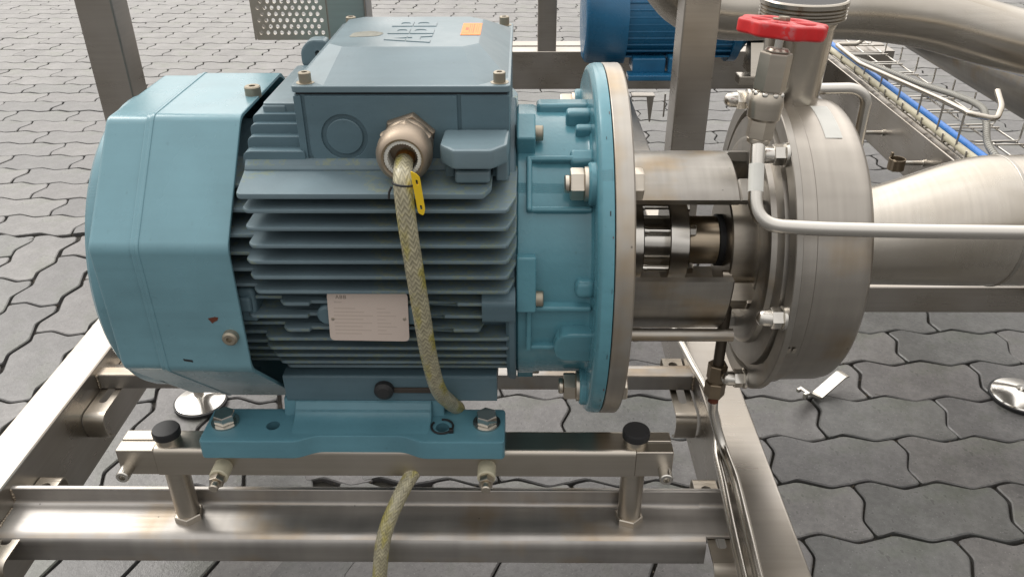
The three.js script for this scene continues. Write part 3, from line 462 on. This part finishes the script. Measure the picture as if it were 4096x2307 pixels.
// ---------------------------------------------------------------- gland, cable, tag
{
  const gx = -91.5, gy = 706;
  const g = thing('cable_gland', 'dull brass cable gland on the front of the terminal box', 'cable gland', [gx, gy, -640]);
  part('lock_nut', [hex('z', -641, -631, 39, [gx, gy], 12, 2.5)], M.brass, g);
  part('body', rev('z', [[-630, 0], [-630, 19], [-627, 20.5], [-622, 20.5], [-620, 19.4]], [gx, gy], 40), M.brass, g);
  part('cap_nut', [hex('z', -621, -610, 39.5, [gx, gy], 2, 2.5), rev('z', [[-612, 21.6], [-606, 22], [-600, 21.7], [-595, 20.4], [-591.8, 18.4], [-590.6, 16.4], [-591.2, 14.9], [-593.5, 14.2], [-614, 14.1]], [gx, gy], 44)], M.brass, g, { crease: 40 });
  part('seal_ring', [...ring(36, i => { const a = i * 10 * Math.PI / 180; return box(-1.3, 1.3, -1.5, 1.5, -3, 3, 0.5).rotateZ(-a + 0.5).translate(gx + 13.2 * Math.sin(a), gy + 13.2 * Math.cos(a), -595.5); }), rev('z', [[-597.5, 14.1], [-597.5, 12.2], [-612, 12.2]], [gx, gy], 30)], M.white, g);
  part('throat', cyl('z', -618, -612, 15.5, [gx, gy], 30), M.black, g);
}
const braid = tex(256, (u, v) => { const a = u * 14 * 2 * Math.PI, b = v * 16 * 2 * Math.PI, w = Math.sin(a + Math.abs(((v * 8) % 1) - 0.5) * 12), n = fbm(u, v, 12, 3, 71), st = fbm(u, v, 3, 4, 93), k = hash((u * 128) | 0, (v * 256) | 0, 4); const t = 0.68 + 0.05 * w + (n - 0.5) * 0.22 + (k - 0.5) * 0.06, y = Math.max(0, st - 0.5) * 1.6; return [t * (1 - 0.1 * y), t * (0.965 - 0.15 * y), t * (0.82 - 0.95 * y)]; }, 1, true);
const braidB = tex(256, (u, v) => 0.5 + 0.5 * Math.sin(u * 14 * 2 * Math.PI + Math.abs(((v * 8) % 1) - 0.5) * 12), 1);
{
  const cab = thing('power_cable', 'yellowed braided power cable hanging from the cable gland down past the fins', 'cable', [-92, 705, -605]);
  const pts = [[-91.5, 701.5, -614], [-91.5, 700.6, -600], [-90.8, 699.5, -586], [-89.7, 695, -573.5], [-88.2, 670, -568], [-85.5, 628, -569], [-82.8, 577, -576], [-80.7, 522, -590], [-76.6, 471, -611], [-69, 436, -637], [-64, 412, -656], [-70, 386, -664], [-90, 372, -645], [-110, 364, -612], [-122, 352, -588], [-134, 324, -573], [-142, 273, -566], [-146, 200, -560], [-150, 90, -556], [-165, 22, -548], [-230, 8, -500], [-330, 8, -440]];
  const tg = bentTube(pts, 7.4, 10, 22, true, 4); const len = tg[0].userData.len, bm = rep(braid, 1), bb = rep(braidB, 1); bm.repeat.set(len / 70, 1); bb.repeat.set(len / 70, 1);
  part('sheath', [tg[0]], new THREE.MeshPhysicalMaterial({ map: bm, bumpMap: bb, bumpScale: 0.0006, roughness: 0.5, clearcoat: 0.5, clearcoatRoughness: 0.25, color: lin(0.86, 0.85, 0.80) }), cab, { keepUV: true });
  part('rust_stain', rev('z', [[-610, 7.6], [-604, 7.6], [-598.5, 7.55]], [-91.5, 700.8], 30, -90, 100), std({ color: lin(0.42, 0.16, 0.01), roughness: 0.5, map: concTone }), cab);
  const tt = tag(new THREE.Group(), 'thin black cable tie round the braided cable just below the gland', 'cable tie'); tt.name = numbered('cable_tie'); tt.position.set(-89.5 * MM, 694 * MM, -573 * MM); scene.add(tt); origins.set(tt, [-89.5, 694, -573]);
  part('loop', xf(new THREE.TorusGeometry(7.9, 0.9, 8, 32), [-89.6, 694, -573.2], [82, -8, 0]), M.black, tt); part('tail', [...bentTube([[-98, 692, -571], [-100, 688, -570], [-100.5, 683, -569]], 0.9, 3, 8, true, 2)], M.black, tt);
  const tp = thing('yellow_tag', 'narrow yellow marker tag with two holes hanging beside the braided cable', 'tag', [-78, 690, -566]);
  const s = new THREE.Shape(soft([[-1.6, 1], [1.6, -2], [4.6, -6], [4.4, -36], [2.2, -41], [-1.6, -37]], 2, 4).map(p => new THREE.Vector2(...p)));
  part('plate', xf(ext('z', s, 0, 1.1, 0.2, [soft([[0.6, -7], [2.8, -8], [2.8, -13], [0.8, -12]], 0.8, 2), soft([[0.5, -30], [2.6, -31], [2.6, -36], [0.6, -35]], 0.8, 2)]), [-80.4, 708, -563], [10, 24, 4]), M.yellow, tp);
}

// ---------------------------------------------------------------- the pump
const pump = thing('centrifugal_pump', 'stainless centrifugal pump with round casing and open coupling lantern', 'pump', [180, 396, AZ]);
{
  const C = [AY, AZ], rad = a => a * Math.PI / 180;
  part('adapter_plate', rev('x', [[76.6, 60], [76.6, 174.4], [77.4, 175], [91.6, 175], [93, 173.8], [93, 40]], C, 110), M.satin, pump, { cyl: C });
  // lantern: thick tube with windows front and back
  const sec = (x0, x1, a, b, r0 = 80, r1 = 90) => rev('x', [[x0, r0 + 1.5], [x0, r1 - 1.5], [x0 + 1.5, r1], [x1 - 1.5, r1], [x1, r1 - 1.5], [x1, r0]], C, Math.ceil((b - a) / 4), a, b, true);
  part('lantern', [sec(92, 202, 50.5, 168), sec(92, 198, 228, 361), sec(202, 229, 50.5, 66), sec(202, 229, 100, 168), sec(198, 229, 228, 290)], M.lantern, pump, { cyl: C });
  part('lantern_edge', [...bentTube([[92, 493, -672.5], [206, 493, -672.5]], 6.5, 4, 16)], M.satin, pump);
  part('coupling', [rev('x', [[80, 0], [80, 42], [119, 42], [120, 41], [120, 25], [145, 25], [145, 41.4], [146, 42.4], [163.4, 42.4], [164.4, 41], [164.4, 0]], C, 64)], M.bright, pump);
  for (const a of [42, -30, 114, 186, 258]) { const c = [AY + 34 * Math.sin(rad(a)), AZ + 34 * Math.cos(rad(a))]; part('coupling_bolt', [cyl('x', 119, 146, 3.4, c, 16), hex('x', 164, 171, 10, c, a, 0.8), cyl('x', 120, 125, 4.4, c, 16)], M.bright, pump); }
  part('shaft', [cyl('x', 164, 199, 24.5, C, 40, 0.8)], M.shaft, pump);
  part('shaft_seal', [rev('x', [[196.5, 24], [197.5, 26.5], [204, 26.5], [204, 0]], C, 40)], M.black, pump);
  const sh = part('seal_housing', [rev('x', [[203, 20], [203, 48.5], [204.5, 50], [231, 50], [232, 49]], C, 60), hex('x', 203.5, 231, 30, [AY - 38, AZ + 40], 0)], M.steel, pump);
  part('stud_bolt', [cyl('x', 199, 222, 4.2, [515, -702], 16), hex('x', 222, 231, 15, [515, -702], 10)], M.nut, pump);
  part('grub_screw', cyl('x', 197, 207, 4, [541, -708], 16, 0.6), M.nut, pump);
  // back cover with stepped rings
  part('back_cover', rev('x', [[228, 30], [228, 58], [230, 60], [230, 77], [222, 78], [222, 99], [224, 104], [229, 105], [229, 126], [236, 127], [236, 133], [230.5, 134], [230.5, 150], [231.2, 151], [236.4, 151], [237, 150.3]], C, 110), M.satin, pump, { cyl: C });
  part('casing', [rev('x', [[237.2, 120], [237.2, 143.5], [238, 144.3], [250.6, 144], [251.4, 143.2], [252, 141.6], [290, 140.9], [297.5, 139.2], [302, 135], [304, 128], [305, 112], [306, 60], [308, 48]], C, 120)], M.casing, pump, { crease: 40, cyl: C });
  for (const k of ring(6, i => -2 + 60 * i)) { const c = [AY + 142 * Math.sin(rad(k)), AZ + 142 * Math.cos(rad(k))];
    part('acorn_nut', [rev('x', [[230.4, 0], [230.4, 10.8], [227.8, 10.8], [227.8, 0]], c, 28), hex('x', 218, 228, 16.5, c, k + 6, 1.2), rev('x', [[205.5, 0], [206, 3.4], [208, 6], [211.4, 7.4], [218, 7.6], [218, 0]], c, 24)], M.bright, pump); }
  const lab = (x0, x1, r, a, b) => part('paper_label', rev('x', [[x0, r], [x1, r]], C, 8, a, b), M.white, pump);
  lab(268, 283, 141.6, 66, 88); lab(231.5, 236.5, 151.3, 80, 91);
  part('stamp_mark', [box(0, 3, 0, 6, 0, 0.3), box(5, 8, 0, 6, 0, 0.3)].map(g => { g.rotateX(22 * Math.PI / 180); return g.translate(239, 512, -614.5); }), M.steel, pump);
  // discharge pipe and threaded ferrule
  const D = [254.5, -772];
  const out = part('outlet', rev('y', [[640, 26], [694, 26.6], [765, 30.5], [773, 33]], D, 48), M.pipe, pump);
  const th = [[772, 30], [773, 36]]; for (let i = 0; i < 4; i++) { const y = 773.4 + i * 2.9; th.push([y, 36.4], [y + 0.7, 38.4], [y + 1.9, 38.4], [y + 2.5, 36.6]); } th.push([785, 37], [785.8, 38.8], [789.4, 39], [790.6, 38], [790.6, 36], [786, 35.5], [786, 30]);
  part('threaded_ferrule', rev('y', th, D, 60), M.pipe, out);
  part('blank_disc', rev('y', [[784, 0], [784, 35.8], [789.2, 35.8], [790.2, 35], [790.2, 0]], D, 48), M.rubber, out);
}
// suction line
{
  const s = thing('suction_pipe', 'wide stainless suction pipe widening to the right of the pump casing', 'pipe', [420, 575, AZ]);
  const loft = (st, seg = 64) => { const pos = [], P = (q, a) => [q[0], q[2] + q[1] * Math.sin(a), AZ + q[1] * Math.cos(a)]; for (let i = 0; i + 1 < st.length; i++) for (let k = 0; k < seg; k++) { const a = k / seg * 2 * Math.PI, b = (k + 1) / seg * 2 * Math.PI; const A = P(st[i], a), B = P(st[i + 1], a), Cc = P(st[i + 1], b), D = P(st[i], b); pos.push(...A, ...Cc, ...B, ...A, ...D, ...Cc); } const g = new THREE.BufferGeometry(); g.setAttribute('position', new THREE.Float32BufferAttribute(pos, 3)); return g; };
  const st = []; for (let i = 0; i <= 14; i++) { const t = i / 14, e = t * t * (3 - 2 * t); st.push([312 + 158 * t, 46.5 + 19 * e, 558 + 20 * e]); }
  part('reducer', loft([[304, 46.5, 558], ...st]), M.pipe, s, { crease: 40, cyl: [570, AZ] });
  part('weld_seam', loft([[469, 65.6, 578], [469.6, 66.1, 578], [472.4, 66.1, 578], [473, 65.6, 578]]), M.satin, s);
  part('straight_pipe', loft([[470, 65.5, 578], [1500, 65.5, 578]]), M.pipe, s, { cyl: [578, AZ] });
}
// needle valve with red handwheel
{
  const v = thing('needle_valve', 'steel needle valve with a scuffed red handwheel above the pump back cover', 'valve', [194, 705, -640]);
  const at = g => xf(g, [194, 731, -640], [-5, 0, -5]);
  part('compression_nut', at([hex('y', -25, -9, 19, [0, 0], 0, 1.4), cyl('y', -29, -24, 9.4, [0, 0], 28, 1)]), M.nut, v);
  part('body', at([rev('y', [[-10, 0], [-10, 11.5], [-8, 13], [4, 13.6], [9, 12.6], [12, 10.5], [12, 0]], [0, 0], 40), cyl('z', -30, 6, 8, [0, 0], 28, 1.5)]), M.steel, v);
  part('collar', at([...ring(8, i => new THREE.SphereGeometry(2.6, 12, 8).translate(10.2 * Math.sin(i * Math.PI / 4 + 0.3), 11, 10.2 * Math.cos(i * Math.PI / 4 + 0.3))), cyl('y', 8, 14, 9.6, [0, 0], 30)]), M.bright, v);
  part('bonnet', at([hex('y', 13, 43, 22, [0, 0], 24, 1.6), cyl('y', 42, 46, 9.6, [0, 0], 30, 1.6)]), M.steel, v);
  part('stem', at([cyl('y', 43, 66, 3.1, [0, 0], 20)]), M.bright, v);
  const n = 8, o = ring(84, i => { const a = i / 84 * 2 * Math.PI, r = 32.8 + 1.9 * Math.cos(n * a); return new THREE.Vector2(r * Math.cos(a), r * Math.sin(a)); }), s = new THREE.Shape(o);
  for (let k = 0; k < 5; k++) { const a0 = k * 72 * Math.PI / 180 + 0.16, a1 = (k + 1) * 72 * Math.PI / 180 - 0.16, p = new THREE.Path(); p.absarc(0, 0, 23.5, a0, a1, false); p.absarc(0, 0, 10, a1 - 0.12, a0 + 0.12, true); p.closePath(); s.holes.push(p); }
  const w = part('handwheel', at(ext('y', s, 55.5, 66.5, 2.2, [], 3)), M.red, v, { crease: 50 });
  part('wheel_nut', at([hex('y', 66, 69.5, 8, [0, 0]), box(-8, -3, 66, 68, -3, 2, 0.5)]), M.zinc, w);
}
// flushing tube from the valve along the front of the pump
{
  const t = thing('flushing_tube', 'slim bent stainless tube running from the needle valve across the pump casing', 'tube', [187, 700, -620]);
  part('tube', bentTube([[192, 709, -638.5], [189.6, 694, -627], [186.5, 649, -597], [230, 646.5, -594], [300, 645, -593], [900, 639, -588]], 5.9, 26, 20, false, 3).slice(0, 3), M.bright, t, { crease: 40 });
  part('tape', bentTube([[189.25, 689.2, -623.9], [188.0, 670.5, -611.4]], 6.05, 2, 20).slice(0, 1), M.white, t);
}
// bent vent tube behind the casing
single('vent_tube', [...bentTube([[262, 698, -800], [328, 699, -800], [341, 690, -800], [342, 640, -800]], 5.8, 16, 18, false, 3)], M.bright, 'short bent steel tube curving down behind the pump casing', 'tube', [300, 690, -800], { crease: 40 });
// drain line under the shaft seal
{
  const d = thing('drain_line', 'dark drain tube with brass fitting dropping from the shaft seal to the beam', 'drain tube', [205, 420, -703]);
  part('upper_tube', bentTube([[206, 512, -706], [205, 428, -702]], 5.6, 6, 16), M.drainTube, d);
  part('fitting', [hex('y', 418, 438, 18, [205, -702], 5, 1), cyl('y', 414, 420, 8.5, [205, -702], 24, 0.6), hex('y', 398, 416, 19, [205, -702], 20, 1)], M.drainBrass, d);
  part('rust_stain', cyl('y', 389, 399, 5.6, [205.4, -702], 18), M.rust, d, { label: 'rusty tube end below the brass fitting' });
  part('lower_tube', bentTube([[205.5, 392, -702], [208, 372, -703], [219, 338, -690], [223.5, 331, -650], [221, 331, -590], [216, 330, -500], [210, 330, -300]], 5.2, 30, 16, true, 4), M.bright, d, { crease: 40 });
  single('thin_tube', [...bentTube([[200, 332, -1050], [203, 332, -960], [208, 334, -905], [214, 336, -850], [222, 335, -790], [224, 330, -735], [214, 329, -690], [211, 328, -640], [207, 328, -580], [203, 328, -500], [199, 328, -300]], 4.6, 30, 14, true, 5)], M.bright, 'thin steel tube lying along the inner edge of the right beam', 'tube', [212, 330, -750], { crease: 40 });
}

// ---------------------------------------------------------------- right hand side: pipes, cable tray
{
  const p = thing('return_pipe', 'large stainless pipe crossing the top right corner behind the pump', 'pipe', [504, 670, -1305]);
  const k9 = q => [q[0] * 0.9, 935 - (935 - q[1]) * 0.9, q[2] * 0.9];
  part('pipe', bentTube([[160, 800, -1450], [240, 706, -1450], [285, 662, -1450], [340, 647, -1450], [450, 646, -1450], [580, 645, -1450], [690, 632, -1446], [800, 604, -1442], [930, 573, -1436], [1250, 520, -1424]].map(k9), 47, 60, 48, true, 10), M.pipe, p, { crease: 50 });
  const q = thing('lower_pipe', 'dark stainless pipe running forward below the return pipe at right edge', 'pipe', [1180, 409, -1700]);
  part('pipe', [...bentTube([[1180, 409, -2450], [1180, 409, -900]], 91, 10, 48)], M.lantern, q, { crease: 50 });
}
{
  const t = thing('cable_tray', 'wire mesh cable tray on top of the right hand frame beam', 'cable tray', [960, 330, -1800]);
  for (let i = 0; i < 4; i++) part('long_wire', bentTube([[884 + i * 52, 331, -2700], [884 + i * 52, 331, -1250]], 2.2, 5, 8), M.bright, t);
  for (let z = -2600; z < -1300; z += 105) { part('cross_wire', bentTube([[881, 352, z], [881, 333, z], [1043, 335, z], [1043, 375, z]], 2.0, 6, 8), M.bright, t); part('cross_wire', bentTube([[881, 335, z + 22], [1043, 335, z + 22]], 2.0, 6, 8), M.bright, t); }
  for (const [z, y] of [[-2120, 364], [-2010, 376], [-1900, 388], [-1790, 398], [-1690, 407], [-1600, 410]]) part('side_wire', bentTube([[884, y, z], [884, 333, z]], 2.3, 4, 8), M.bright, t);
  const r = thing('tray_rail', 'bent round steel rail along the near edge of the cable tray', 'rail', [885, 390, -1900]);
  part('rod', bentTube([[962, 388, -2350], [946, 368, -2352], [885, 367, -2352], [885, 364, -2160], [885, 410, -1680], [892, 413, -1595], [935, 408, -1575], [962, 422, -1615], [970, 440, -1660]], 6, 14, 16, false, 5), M.pipe, r, { crease: 40 });
  single('blue_hose', [...bentTube([[901, 349, -2600], [901, 349, -2160], [903, 350, -1900], [905, 348, -1500], [905, 345, -1250]], 7.2, 10, 16, true, 10)], M.hoseBlue, 'bright blue hose lying in the cable tray', 'hose', [901, 345, -2000], { crease: 50 });
  single('cream_cable', [...bentTube([[888, 342, -2600], [889, 342, -2100], [890, 343, -1500], [892, 342, -1250]], 7.8, 10, 16, true, 10)], M.cream, 'thick cream cable beside the blue hose in the cable tray', 'cable', [889, 335, -2000], { crease: 50 });
  const cp = [[905, 352, -2260], [950, 352, -2130], [985, 354, -2000], [1000, 370, -1850], [985, 384, -1720], [955, 380, -1640], [925, 362, -1560], [915, 350, -1460]];
  const cv = new THREE.CatmullRomCurve3(cp.map(a => V3(...a))), segs = 110;
  single('corrugated_conduit', [...bentTube(cp, 6, 10, 12, true, 8), ...ring(segs, i => { const g = new THREE.TorusGeometry(6.2, 1.2, 5, 12), d = cv.getTangentAt(i / segs), q = cv.getPointAt(i / segs); g.applyQuaternion(new THREE.Quaternion().setFromUnitVectors(V3(0, 0, 1), d)); return g.translate(q.x, q.y, q.z); })], M.conduit, 'pale corrugated conduit looping over the wire tray', 'conduit', [950, 350, -1850]);
  // studs on the beam side
  const a = thing('weld_stud', 'plain round stud sticking out of the right beam above the pipe clamp', 'stud', [875, 262, -1900]);
  part('stud', [cyl('x', 824, 875, 5.5, [262, -1915], 16), cyl('x', 871, 875, 8, [262, -1915], 16)], M.bright, a);
  const b = thing('pipe_clamp', 'round empty pipe clamp on a stud at the side of right beam', 'clamp', [875, 262, -1700]);
  part('stud', [cyl('x', 832, 875, 5.5, [272, -1690], 16), cyl('x', 871, 875, 8, [272, -1690], 16)], M.bright, b);
  part('ring', [rev('y', [[258, 15], [258, 17.5], [282, 17.5], [282, 15]], [816, -1690], 30, 0, 360, true), box(800, 806, 260, 284, -1680, -1668, 1), box(808, 813, 262, 290, -1712, -1704, 1)], M.drainBrass, b);
}
{ const b = thing('strap_bracket', 'small bent silver strap lying on the pavers below the pump casing', 'bracket', [545, 0, -1215]);
  const prof = soft([[-42, 30, 2], [-37, 31.5, 1], [0, 5.5, 2], [54, 32, 3], [66, 31, 2], [65, 28, 2], [54, 28.5, 2], [0, 1, 2], [-41, 27, 1]], 2, 3);
  part('strap', xf(ext('z', prof, -11, 11), [545, 1, -1214], [0, 30, 0]), M.bright, b);
  part('jaw', xf([box(-48, -40, 24, 31, -11, -5, 1), box(-48, -40, 24, 31, 5, 11, 1), box(-36, -30, 10, 22, -4, 4, 1)], [545, 1, -1214], [0, 30, 0]), M.bright, b); }

// ---------------------------------------------------------------- background skid, blue motor, perforated guard
{
  const f = thing('neighbouring_skid', 'grey steel frame of another skid standing behind the motor', 'frame', [100, 0, -2480]);
  part('beam', ext('x', soft([[-2515, 209], [-2455, 209], [-2455, 323], [-2515, 323]], 4, 3), -260, 1100), M.beam, f);
  part('post', ext('y', soft([[46, -2512], [101, -2512], [101, -2458], [46, -2458]], 4, 3), 322, 1700), M.beam, f);
  part('rail', ext('x', soft([[-2590, 310], [-2535, 310], [-2535, 322], [-2590, 322]], 4, 3), -260, 1100), M.beam, f);
  part('leg', [box(-200, -150, 0, 209, -2510, -2460, 3), box(700, 750, 0, 209, -2510, -2460, 3)], M.beam, f);
  part('bracket', [box(285, 345, 296, 300, -2120, -2090, 1), ext('z', [[325, 296], [345, 296], [340, 225], [336, 225]], -2110, -2106), box(372, 376, 238, 300, -2110, -2106), box(392, 396, 238, 300, -2110, -2106), box(560, 680, 300, 306, -2120, -2100, 1)], M.beam, f);
}
{
  const m = thing('blue_motor', 'deep blue finned electric motor in the background behind the post', 'motor', [370, 340, -2220]);
  const c = [480, -2230];
  part('fan_cover', [rev('x', [[160, 0], [160, 118], [164, 126], [172, 130], [262, 131], [268, 131], [268, 122]], c, 10, 8, 368)], M.blue, m, { crease: 50 });
  part('stator', rev('x', [[262, 0], [262, 112], [545, 112], [545, 0]], c, 40), M.blue, m);
  for (let i = 0; i < 11; i++) part('cooling_fin', box(266, 540, 382 + i * 17.5, 387 + i * 17.5, -2240, -2118 - Math.pow(Math.abs(i - 5.5) / 5.5, 2) * 34, 1.5), M.blue, m);
  part('foot', [box(272, 480, 338, 352, -2140, -2090, 3), box(285, 370, 350, 388, -2200, -2120, 4), box(376, 470, 350, 392, -2200, -2112, 5)], M.blue, m);
  part('end_shield', rev('x', [[540, 0], [540, 124], [560, 124], [566, 110], [590, 80], [600, 40], [600, 0]], c, 36), M.blue, m);
  const p = thing('rear_pump', 'polished steel pump head on the end of the blue background motor', 'pump', [650, 340, -2200]);
  part('lantern', rev('x', [[600, 40], [606, 60], [620, 90], [640, 96], [660, 80]], [480, -2220], 36), M.pipe, p);
  part('casing', rev('x', [[655, 40], [655, 120], [662, 128], [700, 128], [715, 110], [718, 30]], [470, -2220], 40), M.pipe, p);
  part('outlet', bentTube([[570, 478, -2120], [650, 482, -2120]], 17, 6, 20), M.pipe, p);
  part('base', [box(560, 700, 322, 345, -2150, -2105, 2), ext('x', [[-2200, 345], [-2110, 345], [-2150, 420], [-2190, 420]], 590, 640)], M.pipe, p);
}
{
  const g = thing('perforated_guard', 'perforated steel sheet guard fixed to the side of the left rear post', 'guard', [-298, 690, -1100]);
  const x0 = -364, x1 = -262, s = new THREE.Shape([[x0, 690], [x0 + 2, 667], [x1, 667], [x1, 960], [x0 - 10, 960]].map(p => new THREE.Vector2(...p)));
  for (let r = 0; r < 24; r++) for (let k = 0; k < 11; k++) { const x = x0 + 8 + k * 9.4 + (r % 2) * 4.7, y = 677 + r * 8.2; if (x < x1 - 5 && x > x0 + 5) s.holes.push(new THREE.Path(ring(8, i => new THREE.Vector2(x + 2.8 * Math.cos(-i * Math.PI / 4), y + 2.8 * Math.sin(-i * Math.PI / 4))))); }
  part('sheet', ext('z', s, -1142, -1139.5), M.steel, g);
  part('side_sheet', box(x0 - 2, x0, 667, 960, -1200, -1140), M.steel, g);
  part('gusset', ext('z', [[-286, 668], [-262, 668], [-262, 655], [-270, 657]], -1138, -1135), M.steel, g);
}
renderer.render(scene, camera);
